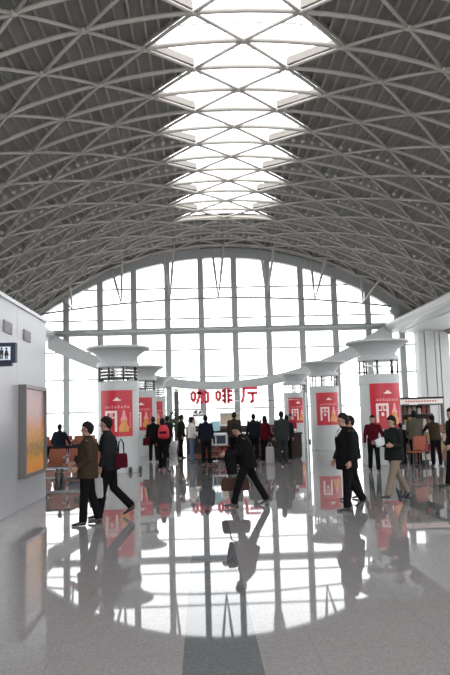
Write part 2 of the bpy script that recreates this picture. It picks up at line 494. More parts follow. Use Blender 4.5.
# cladding panels with narrow joints
ys = [-3.0, -1.0, 1.4, 3.8, 6.2, 8.6, 11.0, 13.4, WY]
for a, b in zip(ys, ys[1:]):
    for z0, z1 in ((0.0, 1.06), (1.068, 3.86)): wl.box((WX-0.02, a+0.004, z0), (WX, b-0.004, z1))
o = wl.obj('wall_left', panel_mat()); struct(o, 'smooth pale grey panelled kiosk wall on the left')
o = MB().box((-9.05, -3.05, 3.86), (WX+0.03, WY+0.03, 3.93)).obj('trim_4', M_WHITE); struct(o, 'thin pale coping on top of the left wall')

# poster in a metal frame on that wall
pf = thing('framed_poster', 'tall orange and yellow picture in a steel frame on the left wall', 'poster', (WX, 14.4, 0))
m = MB()
a, b, z0, z1, w, t = -0.9, 0.9, 0.58, 2.36, 0.07, 0.15
m.box((0, a, z0), (t, a+w, z1)); m.box((0, b-w, z0), (t, b, z1)); m.box((0, a+w, z0), (t, b-w, z0+w)); m.box((0, a+w, z1-w), (t, b-w, z1))
m.obj('poster_frame', mat('dull_frame_metal', (0.13, 0.12, 0.12), 0.35, metal=0.2, noise=0.08), pf)
def art_mat():
    m = bpy.data.materials.new('autumn_picture_print'); m.use_nodes = True; nt = m.node_tree; N = nt.nodes; L = nt.links; b_ = N['Principled BSDF']
    tc = N.new('ShaderNodeTexCoord'); sp = N.new('ShaderNodeSeparateXYZ'); L.new(tc.outputs['Generated'], sp.inputs[0])
    nz = N.new('ShaderNodeTexNoise'); nz.inputs['Scale'].default_value = 9; nz.inputs['Detail'].default_value = 6; L.new(tc.outputs['Object'], nz.inputs['Vector'])
    ad = N.new('ShaderNodeMath'); ad.operation = 'MULTIPLY_ADD'; L.new(nz.outputs['Fac'], ad.inputs[0]); ad.inputs[1].default_value = 0.55; L.new(sp.outputs[2], ad.inputs[2])
    r = N.new('ShaderNodeValToRGB'); L.new(ad.outputs[0], r.inputs[0]); cr = r.color_ramp
    pts = [(0.2, (0.55, 0.16, 0.03)), (0.42, (0.7, 0.3, 0.035)), (0.55, (0.2, 0.15, 0.04)), (0.68, (0.62, 0.3, 0.07)), (0.85, (0.5, 0.22, 0.1)), (1.0, (0.62, 0.4, 0.32)), ]
    cr.elements[0].position = 0.1; cr.elements[0].color = (0.65, 0.15, 0.03, 1); cr.elements[1].position = 1.25 if False else 1.0; cr.elements[1].color = (0.4, 0.27, 0.26, 1)
    for p, c in pts[:-1]:
        e = cr.elements.new(p); e.color = (*c, 1)
    n2 = N.new('ShaderNodeTexNoise'); n2.inputs['Scale'].default_value = 3; L.new(tc.outputs['Object'], n2.inputs['Vector'])
    mx = N.new('ShaderNodeMix'); mx.data_type = 'RGBA'; mx.inputs[7].default_value = (0.65, 0.2, 0.2, 1); L.new(r.outputs[0], mx.inputs[6])
    gt = N.new('ShaderNodeMath'); gt.operation = 'GREATER_THAN'; L.new(n2.outputs['Fac'], gt.inputs[0]); gt.inputs[1].default_value = 0.6
    ml = N.new('ShaderNodeMath'); ml.operation = 'MULTIPLY'; L.new(gt.outputs[0], ml.inputs[0]); ml.inputs[1].default_value = 0.5
    L.new(ml.outputs[0], mx.inputs[0]); L.new(mx.outputs[2], b_.inputs['Base Color']); b_.inputs['Roughness'].default_value = 0.3
    L.new(mx.outputs[2], b_.inputs['Emission Color']); b_.inputs['Emission Strength'].default_value = 0.05
    return m
MB().box((0.0, a+w, z0+w), (0.09, b-w, z1-w)).obj('picture', art_mat(), pf)

# sign box projecting from the wall with two toilet figures
sg_ = thing('toilet_sign', 'navy projecting sign box with a white panel and two dark figures', 'sign', (WX, 10.3, 2.5))
MB().box((0, -0.06, 0.02), (0.80, 0.06, 0.31)).obj('sign_box', M_NAVY, sg_, bevel=0.006)
MB().box((0, -0.045, -0.03), (0.74, 0.045, 0.019)).obj('lower_rail', M_NAVY, sg_)
MB().box((0.40, -0.07, 0.055), (0.73, -0.061, 0.25)).obj('white_panel', M_PANEL, sg_)
for cx, skirt in ((0.605, 0), (0.675, 1)):
    m = MB(); m.ell((cx, -0.074, 0.222), (0.016, 0.005, 0.017), 10, 6)
    if skirt: m.add([(cx-0.012, -0.078, 0.2), (cx+0.012, -0.078, 0.2), (cx+0.034, -0.078, 0.12), (cx-0.034, -0.078, 0.12), (cx-0.012, -0.07, 0.2), (cx+0.012, -0.07, 0.2), (cx+0.034, -0.07, 0.12), (cx-0.034, -0.07, 0.12)], [(0,1,2,3),(4,7,6,5),(0,4,5,1),(1,5,6,2),(2,6,7,3),(3,7,4,0)])
    else: m.box((cx-0.026, -0.078, 0.135), (cx+0.026, -0.07, 0.2))
    m.box((cx-0.018, -0.078, 0.07), (cx-0.004, -0.07, 0.14)); m.box((cx+0.004, -0.078, 0.07), (cx+0.018, -0.07, 0.14))
    m.obj('figure_symbol', M_BLACK, sg_)
for y, lab in ((12.72, 'small square wall grille nearer the projecting sign'), (14.12, 'small square wall grille nearer the end of the wall')):
    g = thing('wall_grille', lab, 'vent', (WX, y, 3.36), 0, 'wall grilles')
    m = MB(); m.box((0, -0.27, -0.11), (0.02, 0.27, 0.11)); m.obj('grille_plate', mat('grille_grey', (0.22, 0.2, 0.21), 0.5, noise=0.1), g)
    m = MB()
    for k in range(7): m.box((0.02, -0.25, -0.095+k*0.029), (0.032, 0.25, -0.083+k*0.029))
    m.obj('louvres', mat('grille_louvre', (0.32, 0.3, 0.31), 0.4, noise=0.1), g)

# ------------------------------------------------------------------ pillars with red posters
def glyph(m, r, a, z, s_, seed):
    rn = random.Random(seed); t = s_*0.17
    for k in range(2 + rn.randint(0, 1)):
        zz = z + s_*(0.1+0.38*k); m.arcpatch(r, a+s_*0.08, a+s_*0.92, zz, zz+t)
    x_ = a+s_*rn.choice((0.2, 0.42, 0.62)); m.arcpatch(r, x_, x_+t, z, z+s_)
    if rn.random() > 0.4: m.arcpatch(r, a+s_*0.75, a+s_*0.75+t, z, z+s_*0.6)
def pillar(x, y, rz, label, var):
    t = thing('advertising_pillar', label, 'pillar', (x, y, 0), rz, 'round poster pillars')
    RB = 0.66
    MB().lathe([(0.66, 0.0), (0.66, 0.10), (RB-0.015, 0.11), (RB-0.015, 2.5), (RB, 2.51), (RB, 2.80), (RB-0.04, 2.82), (0.2, 2.82)]).obj('pillar_body', M_PILLAR, t, smooth=False)
    for k in range(8):
        a = 2*pi*(k+0.5)/8
        MB().tube((0.60*cos(a), 0.60*sin(a), 2.8), (0.60*cos(a), 0.60*sin(a), 3.3), 0.028).obj('grille_post', M_DARKM, t, smooth=True)
    m = MB()
    for z in ((2.95, 3.05, 3.15) if var else (3.1,)):
        m.lathe([(0.575, z-0.012), (0.59, z-0.012), (0.59, z+0.012), (0.575, z+0.012)])
    m.obj('grille_hoops', M_CHROME, t, smooth=False)
    m = MB().lathe([(0.13, 2.8), (0.13, 3.35)], n=24)
    if var:
        for k in range(3): m.tube((-0.5, -0.1+0.1*k, 2.9+0.12*k), (0.5, -0.15+0.12*k, 2.93+0.12*k), 0.05)
    m.obj('core_pipes', M_CHROME, t, smooth=False)
    MB().lathe([(0.3, 3.26), (0.66, 3.26), (0.67, 3.28), (0.67, 3.40), (0.64, 3.42), (0.3, 3.42)]).obj('collar', M_PILLAR, t)
    MB().lathe([(0.55, 3.40), (0.58, 3.5), (0.64, 3.6), (0.74, 3.7), (0.87, 3.78), (1.0, 3.83), (1.02, 3.85), (1.02, 3.89), (0.98, 3.91), (0.3, 3.93)]).obj('trumpet_cap', M_PCAP, t, smooth=False)
    p = MB().arcpatch(RB-0.012, -0.52, 0.52, 1.10, 2.52, 0.03, 24).obj('poster', M_RED, t)
    q = RB+0.02
    e = MB()                                     # small white crest
    for k, (w_, z) in enumerate(((0.10, 2.19), (0.13, 2.205), (0.08, 2.225), (0.05, 2.245), (0.02, 2.265))): e.arcpatch(q, -w_+0.03, w_+0.03, z, z+0.022)
    e.arcpatch(q, -0.02, 0.0, 2.26, 2.3); e.arcpatch(q, 0.05, 0.07, 2.26, 2.29); e.obj('crest_print', M_PWHITE, p)
    e = MB()
    for k in range(8): glyph(e, q, -0.36+k*0.1, 1.96, 0.085, k+3)
    e.obj('small_lettering', M_PINK, p)
    e = MB()                                     # tall gate shaped character
    for a0, a1, z0, z1 in ((-0.36, -0.28, 1.3, 1.86), (-0.04, 0.03, 1.25, 1.86), (-0.36, 0.03, 1.82, 1.89), (-0.36, -0.20, 1.66, 1.70), (-0.12, 0.03, 1.66, 1.70), (-0.20, -0.17, 1.66, 1.86), (-0.14, -0.11, 1.66, 1.86)):
        e.arcpatch(q, a0, a1, z0, z1)
    e.obj('gate_character', M_PWHITE, p)
    e = MB()
    for k in range(5):
        h = sqrt(1-(k/5-0.4)**2*2.5)*0.045 if abs(k/5-0.4) < 0.6 else 0.02
        e.arcpatch(q, -0.16-h, -0.16+h, 1.5+k*0.022, 1.522+k*0.022)
    e.obj('white_disc_print', M_PWHITE, p)
    e = MB()                                     # gold bottle
    prof = [(1.24, 0.15), (1.30, 0.16), (1.36, 0.15), (1.42, 0.12), (1.48, 0.09), (1.54, 0.10), (1.60, 0.10), (1.66, 0.075), (1.72, 0.05), (1.78, 0.045), (1.84, 0.03)]
    for z, w_ in prof[:6]: e.arcpatch(q, 0.24-w_, 0.24+w_, z, z+0.06)
    e.obj('bottle_print', M_GOLD, p)
    e = MB()
    for z, w_ in prof[6:]: e.arcpatch(q, 0.24-w_, 0.24+w_, z, z+0.06)
    e.obj('bottle_neck_print', M_PINK, p)
    e = MB()
    for k in range(6): glyph(e, q, 0.42, 1.78-k*0.085, 0.06, k+20)
    e.obj('side_lettering', M_PINK, p)
    for k in range(2):
        MB().lathe([(0.05, 0.0), (0.055, 0.1), (0.04, 0.16), (0.015, 0.17)], (0.42+0.28*k, -0.62+0.2*k, 0), 16).obj('base_fitting', M_DARKM, t, smooth=True)
    return t
for xs, rz, nm in (((-2.66, -2.68, -2.72), 0.0, 'left'), ((5.72, 5.46, 5.32), 0.08, 'right')):
    for k, y in enumerate((22.45, 31.3, 40.2)):
        x = xs[k]
        w = ('nearest', 'middle', 'farthest')[k]
        pillar(x, y, rz, '%s pillar of the %s row, pale drum with red poster and flared disc cap' % (w, nm), nm == 'left')

# ------------------------------------------------------------------ coffee hall sign on its rail
SY = 33.0
sx = lambda c: c
sign = thing('coffee_hall_sign', 'three red plastic characters on a thin rail above the cafe', 'sign', (-1.1, SY, 0))
def strokes(cx, zc, s_, name, L_):
    m = MB()
    for x0, z0, x1, z1 in L_:
        m.beam((cx+(x0-5)*s_/10, 0, zc+(z0-5)*s_/10), (cx+(x1-5)*s_/10, 0, zc+(z1-5)*s_/10), 0.1, s_*0.17, up=V((0, 1, 0)).cross(V((x1-x0, 0, z1-z0))))
    m.obj(name, M_SIGNRED, sign)
KOU = lambda a, b, c, d: [(a, b, a, d), (c, b, c, d), (a, b, c, b), (a, d, c, d)]
S_ = 0.80
off = [0.98, 2.15, 3.33]
# ka: mouth, strength, mouth
strokes(off[0], 2.55, S_, 'character_ka', KOU(0.3, 3, 2.4, 7.6)+[(3.3, 7.2, 6.8, 7.2), (6.6, 7.2, 6.2, 0.8), (6.2, 0.8, 5.4, 1.2), (5.0, 9.6, 4.9, 5.5), (4.9, 5.5, 3.3, 0.7)]+KOU(7.9, 1.6, 9.9, 7.6))
strokes(off[1], 2.55, S_, 'character_fei', KOU(0.3, 3, 2.4, 7.6)+[(5.3, 9.6, 5.3, 0.3), (7.3, 9.6, 7.3, 0.3)]+[(3.4, z, 5.3, z) for z in (7.8, 5.2, 2.4)]+[(7.3, z, 9.9, z) for z in (7.8, 5.2, 2.4)])
strokes(off[2], 2.55, S_, 'character_ting', [(1.2, 9.2, 9.8, 9.2), (1.6, 9.2, 1.5, 4), (1.5, 4, 0.3, 0.6), (3.6, 6.3, 9.8, 6.3), (6.8, 6.3, 6.8, 0.8), (6.8, 0.8, 5.2, 1.4)])
m = MB(); m.tube((-0.1, 0.09, 2.3), (5.9, 0.09, 2.3), 0.02); m.tube((-0.1, 0.09, 2.75), (4.2, 0.09, 2.75), 0.015)
m.obj('sign_rail', M_CHROME, sign, smooth=True)
MB().box((-0.22, -0.02, 0), (0.0, 0.2, 2.8)).obj('sign_post', mat('brown_post', (0.09, 0.06, 0.05), 0.4, noise=0.2), sign)
MB().box((-0.2, 0.0, 2.8), (-0.02, 0.18, 2.95)).obj('post_lamp', mat('pale_green_lamp', (0.45, 0.75, 0.4), 0.4, noise=0.05), sign)
MB().box((5.85, 0.0, 0), (5.95, 0.12, 2.75)).obj('sign_post', M_FRAME, sign)

# ------------------------------------------------------------------ cafe counter and its goods
cf = thing('cafe_counter', 'long dark wooden cafe counter behind the walking man, open shelves in front', 'counter', (1.6, 27.0, 0))
MB().box((-1.6, -0.35, 0.0), (0.8, 0.35, 0.92)).obj('counter_body', M_WOODD, cf)
MB().box((-1.65, -0.42, 0.92), (0.84, 0.42, 0.98)).obj('counter_top', M_WHITE, cf, bevel=0.01)
for k in range(3):
    MB().box((-1.55, -0.75, 0.10+0.2*k), (0.6, -0.36, 0.13+0.2*k)).obj('shelf', M_WOODR, cf)
for x in (-1.57, -0.5, 0.62): MB().box((x-0.02, -0.76, 0), (x+0.02, -0.36, 0.53)).obj('shelf_side', M_WOODR, cf)
cols = [(0.3, 0.025, 0.025), (0.5, 0.47, 0.43), (0.3, 0.2, 0.06), (0.05, 0.08, 0.16), (0.07, 0.11, 0.06), (0.17, 0.07, 0.045), (0.03, 0.03, 0.035), (0.4, 0.24, 0.18)]
CM = [mat('packet_print_%s' % n_, c, 0.45, noise=0.3, nscale=25) for n_, c in zip(('red', 'cream', 'amber', 'blue', 'green', 'brown', 'black', 'peach'), cols)]
CN = ('red', 'cream', 'amber', 'blue', 'green', 'brown', 'black', 'peach')
def packet(x, y, z, w, d, h, c, lab, grp, nm='packet', rz=0):
    m = MB(); m.loft([((0, 0, 0), w/2, d/2), ((0, 0, h*0.85), w/2, d/2), ((0, 0, h), w/2*0.75, d/2*0.35)], n=8, ref=(1, 0, 0), power=5)
    o = m.obj(nm, CM[c]); o.location = (x, y, z); o.rotation_euler.z = rz
    return tag(o, lab, 'packet', grp)
rn = random.Random(3)
for k in range(2):
    for i in range(10):
        c = rn.choice((0, 0, 1, 2, 5, 7)); x = 0.17+0.21*i
        if abs(x-1.1) < 0.1: continue
        packet(x, 26.43, 0.13+0.2*k, 0.15, 0.14, 0.12+0.04*rn.random(), c, 'small food packet on the low shelves in front of the cafe counter', 'packets on the cafe counter shelves')
# white framed menu screen, blue notice, steaming trays etc. on the counter
t = thing('menu_screen', 'white framed screen standing on the low shelf at the left end of the cafe counter', 'screen', (0.62, 26.44, 0.53))
MB().box((-0.3, -0.03, 0.02), (0.3, 0.03, 0.44)).obj('screen_frame', M_WHITE, t); MB().box((-0.25, -0.036, 0.07), (0.22, -0.031, 0.38)).obj('screen_glass', M_NAVY, t)
t = thing('notice_board', 'pale blue notice on a thin stand at the left end of the counter', 'sign', (0.47, 25.95, 0))
MB().box((-0.16, -0.02, 1.1), (0.16, 0.02, 1.45)).obj('notice_panel', mat('pale_blue_notice', (0.4, 0.66, 0.72), 0.5, noise=0.05), t)
MB().tube((0, 0.035, 0), (0, 0.035, 1.3), 0.015).obj('stand_pole', M_CHROME, t, smooth=True)
MB().lathe([(0.14, 0), (0.14, 0.015), (0.02, 0.03)], (0, 0.035, 0), 20).obj('stand_foot', M_CHROME, t)
# back shelf unit of the cafe, with machines
bk = thing('cafe_back_cabinet', 'low reddish cabinet behind the cafe counter', 'cabinet', (1.3, 29.6, 0))
MB().box((-2.0, -0.3, 0), (2.4, 0.3, 1.15)).obj('cabinet_body', M_WOODR, bk); MB().box((-2.05, -0.34, 1.15), (2.45, 0.34, 1.2)).obj('cabinet_top', M_WOODD, bk)
for k in range(5): MB().box((-1.95+0.88*k, -0.32, 0.1), (-1.12+0.88*k, -0.301, 1.1)).obj('door', M_WOODD, bk)
t = thing('coffee_machine', 'steel coffee machine with domed top on the back cabinet', 'machine', (-0.2, 29.6, 1.2))
MB().box((-0.35, -0.25, 0), (0.35, 0.25, 0.45)).obj('machine_body', M_CHROME, t, bevel=0.03)
MB().lathe([(0.22, 0.45), (0.24, 0.55), (0.15, 0.68), (0.02, 0.72)], n=24).obj('hopper', M_CHROME, t, smooth=True)
MB().tube((-0.15, -0.3, 0.25), (-0.15, -0.3, 0.1), 0.02).obj('spout', M_DARKM, t)
t = thing('pastry_case', 'pale cream pastry case on the back cabinet', 'display case', (1.15, 29.6, 1.2))
MB().box((-0.45, -0.25, 0), (0.45, 0.25, 0.08)).obj('case_base', M_WHITE, t)
MB().box((-0.45, -0.25, 0.5), (0.45, 0.25, 0.56)).obj('case_lid', M_WHITE, t)
MB().box((-0.42, 0.0, 0.08), (0.42, 0.22, 0.5)).obj('case_tray', mat('amber_pastries', (0.6, 0.5, 0.36), 0.5, noise=0.4, nscale=12), t)
for x in (-0.43, 0.43): MB().box((x-0.02, -0.24, 0.08), (x+0.02, -0.2, 0.5)).obj('case_post', M_CHROME, t)
for k in range(7):
    o = MB().lathe([(0.045, 0), (0.05, 0.14), (0.02, 0.22), (0.018, 0.3)], n=12).obj('bottle', CM[k % 8], smooth=True); o.location = (1.9+0.13*k, 29.55, 1.2)
    tag(o, 'small bottle in the row on the back cabinet right of the pastry case', 'bottle', 'bottles on the cafe back cabinet')
# separate brown counter block on the right of the cafe
t = thing('order_desk', 'dark brown boxy desk at the right end of the cafe', 'desk', (3.12, 26.2, 0))
MB().box((-0.62, -0.3, 0.06), (0.5, 0.35, 0.9)).obj('desk_body', M_WOODD, t); MB().box((-0.66, -0.34, 0.9), (0.54, 0.39, 0.95)).obj('desk_top', M_WOODD, t)
MB().box((-0.58, -0.26, 0.0), (0.46, 0.3, 0.06)).obj('plinth', M_BLACK, t)
o = MB().lathe([(0.06, 0), (0.07, 0.1), (0.065, 0.13)], n=16).obj('white_cup', M_WHITE, smooth=True); o.location = (3.4, 26.1, 0.95); tag(o, 'white cup on the dark desk at the right end of the cafe', 'cup')
t = thing('white_frame_stand', 'white L shaped frame leaning on the dark order desk', 'stand', (2.75, 25.84, 0.25))
m = MB(); m.box((-0.05, -0.02, 0), (0.0, 0.01, 0.5)); m.box((0.0, -0.02, 0), (0.33, 0.01, 0.05)); m.obj('white_bars', M_WHITE, t)

# potted plant behind the left group
t = thing('potted_plant', 'bushy green plant in a white pot beside the brown sign post', 'plant', (-1.45, 32.35, 0))
MB().lathe([(0.22, 0), (0.28, 0.4), (0.3, 0.55), (0.26, 0.55), (0.25, 0.5)], n=24).obj('pot', M_WHITE, t, smooth=True)
m = MB()
for k in range(5): m.loft([((0, 0, 0.45), 0.03), ((0.1*cos(k*1.3), 0.1*sin(k*1.3), 0.9), 0.02), ((0.25*cos(k*1.3), 0.25*sin(k*1.3), 1.5), 0.012)], n=6)
m.obj('stems', M_WOODD, t)
m = MB(); rn = random.Random(11)
for k in range(170):
    th = rn.uniform(0, 2*pi); ph = rn.uniform(-0.3, 1.2); rr = rn.uniform(0.15, 0.55)
    c = V((cos(th)*cos(ph)*rr, sin(th)*cos(ph)*rr, 1.25+0.6*sin(ph)*rr/0.5))
    d = V((cos(th), sin(th), rn.uniform(-0.3, 0.9))).normalized(); w_ = d.cross(V((0, 0, 1))).normalized()*0.05
    m.add([c-d*0.13, c+w_+V((0, 0, 0.02)), c+d*0.15, c-w_+V((0, 0, 0.02))], [(0, 1, 2, 3)])
m.obj('foliage', M_LEAF, t, fix=False)

# ------------------------------------------------------------------ benches on the left
def bench(n, parent_label, loc, rz=0, grp='beam benches behind the left wall'):
    t = thing('airport_bench', parent_label, 'bench', loc, rz, grp)
    w = 0.56; L_ = n*w
    MB().box((-L_/2, -0.05, 0.30), (L_/2, 0.05, 0.36)).obj('beam', M_CHROME, t)
    for k in range(n):
        x = -L_/2+w*(k+0.5)
        m = MB(); m.loft([((x, 0.24, 0.42), 0.245, 0.035), ((x, -0.05, 0.39), 0.25, 0.04), ((x, -0.24, 0.42), 0.24, 0.03)], ref=(1, 0, 0), n=12, power=5); m.obj('seat', M_ORANGE, t, smooth=False)
        m = MB(); m.loft([((x, 0.24, 0.43), 0.24, 0.03), ((x, 0.30, 0.62), 0.25, 0.035), ((x, 0.36, 0.84), 0.23, 0.025)], ref=(1, 0, 0), n=12, power=5); m.obj('backrest', M_ORANGE, t, smooth=False)
    for k in range(n+1):
        x = -L_/2+w*k
        m = MB(); m.box((x-0.025, -0.2, 0.60), (x+0.025, 0.25, 0.64)); m.box((x-0.02, 0.2, 0.36), (x+0.02, 0.25, 0.6)); m.obj('armrest', M_CHROME, t)
    for x in (-L_/2+0.4, L_/2-0.4):
        m = MB(); m.box((x-0.03, -0.04, 0.04), (x+0.03, 0.04, 0.30)); m.box((x-0.035, -0.32, 0.0), (x+0.035, 0.36, 0.04)); m.obj('leg', M_CHROME, t)
    return t
bench(5, 'orange leather beam bench nearest the end of the left wall', (-4.15, 20.0, 0))
bench(5, 'orange leather beam bench in the second row behind the left wall', (-5.0, 24.6, 0))
bench(6, 'orange leather beam bench in the third row behind the left wall', (-6.0, 29.0, 0))
bench(6, 'orange leather beam bench in the farthest row by the end window', (-7.0, 35.0, 0))
def bag(nm, label, loc, dims, m_, rz=0, handle=True, cat='bag', power=4, ht=0.12, hm=None):
    t = thing(nm, label, cat, loc, rz)
    w, d, h = dims
    b = MB(); b.loft([((0, 0, 0), w/2*0.85, d/2*0.9), ((0, 0, h*0.08), w/2, d/2), ((0, 0, h*0.6), w/2*0.98, d/2*0.9), ((0, 0, h*0.93), w/2*0.9, d/2*0.6), ((0, 0, h), w/2*0.8, d/2*0.3)], ref=(1, 0, 0), n=16, power=power)
    b.obj('bag_body', m_, t, smooth=False)
    if handle:
        b = MB(); b.loft([((-w*0.22, 0, h*0.95), 0.012), ((-w*0.18, 0, h+ht*0.7), 0.012), ((0, 0, h+ht), 0.012), ((w*0.18, 0, h+ht*0.7), 0.012), ((w*0.22, 0, h*0.95), 0.012)], n=8)
        b.obj('handle', hm or m_, t, smooth=True)
    return t
C_BLK = cloth('black_nylon', (0.014, 0.014, 0.017)); C_NAVY = cloth('navy_nylon', (0.02, 0.028, 0.05))
bag('travel_bag', 'black travel bag lying on the nearest orange bench', (-4.6, 19.9, 0.46), (0.5, 0.24, 0.22), C_BLK)
bag('travel_bag', 'second black bag on the nearest orange bench, towards the walking men', (-3.4, 19.9, 0.46), (0.42, 0.24, 0.2), C_BLK)
dc = thing('draped_coat', 'black coat thrown over the backrests of the nearest orange bench', 'coat', (-4.35, 20.42, 0))
m = MB(); m.loft([((-0.55, 0, 0.84), 0.05, 0.04), ((-0.3, 0, 0.87), 0.08, 0.07), ((0.1, 0, 0.86), 0.09, 0.06), ((0.5, 0, 0.88), 0.07, 0.05), ((0.7, 0, 0.84), 0.05, 0.03)], n=12)
m.loft([((-0.1, 0.06, 0.9), 0.05, 0.2), ((-0.1, 0.09, 0.55), 0.03, 0.24)], ref=(0, 1, 0), n=12)
remesh(m.obj('coat_cloth', C_BLK, dc), 0.018, 3)
bag('travel_bag', 'dark navy bag on the second row bench', (-4.4, 24.5, 0.46), (0.5, 0.24, 0.34), C_NAVY)

# ------------------------------------------------------------------ souvenir kiosk on the right
kx, ky = 6.93, 22.6
kb = thing('souvenir_kiosk', 'souvenir kiosk with a long lit white header board at the right', 'kiosk', (kx, ky, 0))
MB().box((-0.66, -0.45, 1.80), (0.72, 0.9, 1.84)).obj('kiosk_roof', M_DARKM, kb)
MB().box((-0.66, -0.47, 1.86), (0.72, -0.40, 2.0)).obj('header_board', mat('header_white_lit', (0.75, 0.7, 0.66), 0.4, noise=0.03, emit=0.1), kb)
MB().box((-0.69, -0.5, 2.005), (0.75, 0.9, 2.06)).obj('header_cap', M_WOODD, kb)
hb = [o for o in kb.children if o.name.startswith('header_board')][0]
for k in range(12): MB().box((-0.48+0.085*k, -0.478, 1.905), (-0.43+0.085*k, -0.471, 1.95)).obj('header_character', M_RED, hb)
for x in (-0.63, 0.69):
    for y in (-0.42, 0.85): MB().box((x-0.03, y-0.03, 0), (x+0.03, y+0.03, 1.80)).obj('kiosk_post', M_DARKM, kb)
MB().box((-0.63, 0.8, 0), (0.69, 0.84, 1.8)).obj('back_panel', M_WOODD, kb)
for z in (0.3, 0.7, 1.1, 1.5): MB().box((-0.62, 0.45, z), (0.68, 0.79, z+0.03)).obj('shelf', M_DARKM, kb)
rn = random.Random(5)
for z in (0.33, 0.73, 1.13, 1.53):
    for i in range(8):
        c = rn.choice((0, 0, 1, 2, 3, 5, 6, 7))
        packet(kx-0.54+0.16*i, ky+0.6, z, 0.13, 0.12, 0.2+0.1*rn.random(), c, 'souvenir packet standing on the back shelves of the kiosk', 'packets on the kiosk back shelves')
# front display stands with stepped goods
for sxx, lab in ((-0.32, 'stepped goods stand at the left front of the souvenir kiosk'), (0.58, 'stepped goods stand at the right front of the souvenir kiosk')):
    t = thing('goods_stand', lab, 'display stand', (kx+sxx, ky-1.0, 0), 0, 'goods stands before the kiosk')
    for k in range(4): MB().box((-0.42, -0.36+0.16*k, 0.12+0.27*k), (0.42, -0.16+0.16*k, 0.145+0.27*k)).obj('tray', M_DARKM, t)
    for x in (-0.43, 0.43):
        m = MB(); m.tube((x, -0.34, 0), (x, -0.34, 0.3), 0.015); m.tube((x, 0.3, 0), (x, 0.3, 1.15), 0.015); m.tube((x, -0.34, 0.13), (x, 0.3, 1.1), 0.012); m.obj('side_rail', M_CHROME, t)
    for k in range(4):
        for i in range(6):
            packet(kx+sxx-0.35+0.14*i, ky-1.0-0.26+0.16*k, 0.145+0.27*k, 0.12, 0.1, 0.17+0.08*rn.random(), rn.choice((0, 0, 1, 1, 2, 5, 6, 7)), 'snack packet on the stepped stands before the souvenir kiosk', 'packets on the stepped stands')
# orange chair at the kiosk
t = thing('orange_chair', 'orange backed chair at the left of the souvenir kiosk', 'chair', (6.12, 20.2, 0), 0.15)
mo = mat('bright_orange_seat', (0.26, 0.055, 0.022), 0.55, noise=0.1)
MB().box((-0.2, -0.2, 0.44), (0.2, 0.2, 0.48)).obj('seat', mo, t, bevel=0.01)
m = MB(); m.loft([((0, -0.2, 0.53), 0.18, 0.015), ((0, -0.22, 0.72), 0.19, 0.018), ((0, -0.23, 0.92), 0.17, 0.015)], ref=(1, 0, 0), n=12, power=5); m.obj('backrest', mo, t)
for x in (-0.17, 0.17):
    for y in (-0.17, 0.17):
        MB().tube((x*1.1, y*1.1, 0), (x, y, 0.46 if y > 0 else 0.85), 0.013).obj('leg', M_DARKM, t)

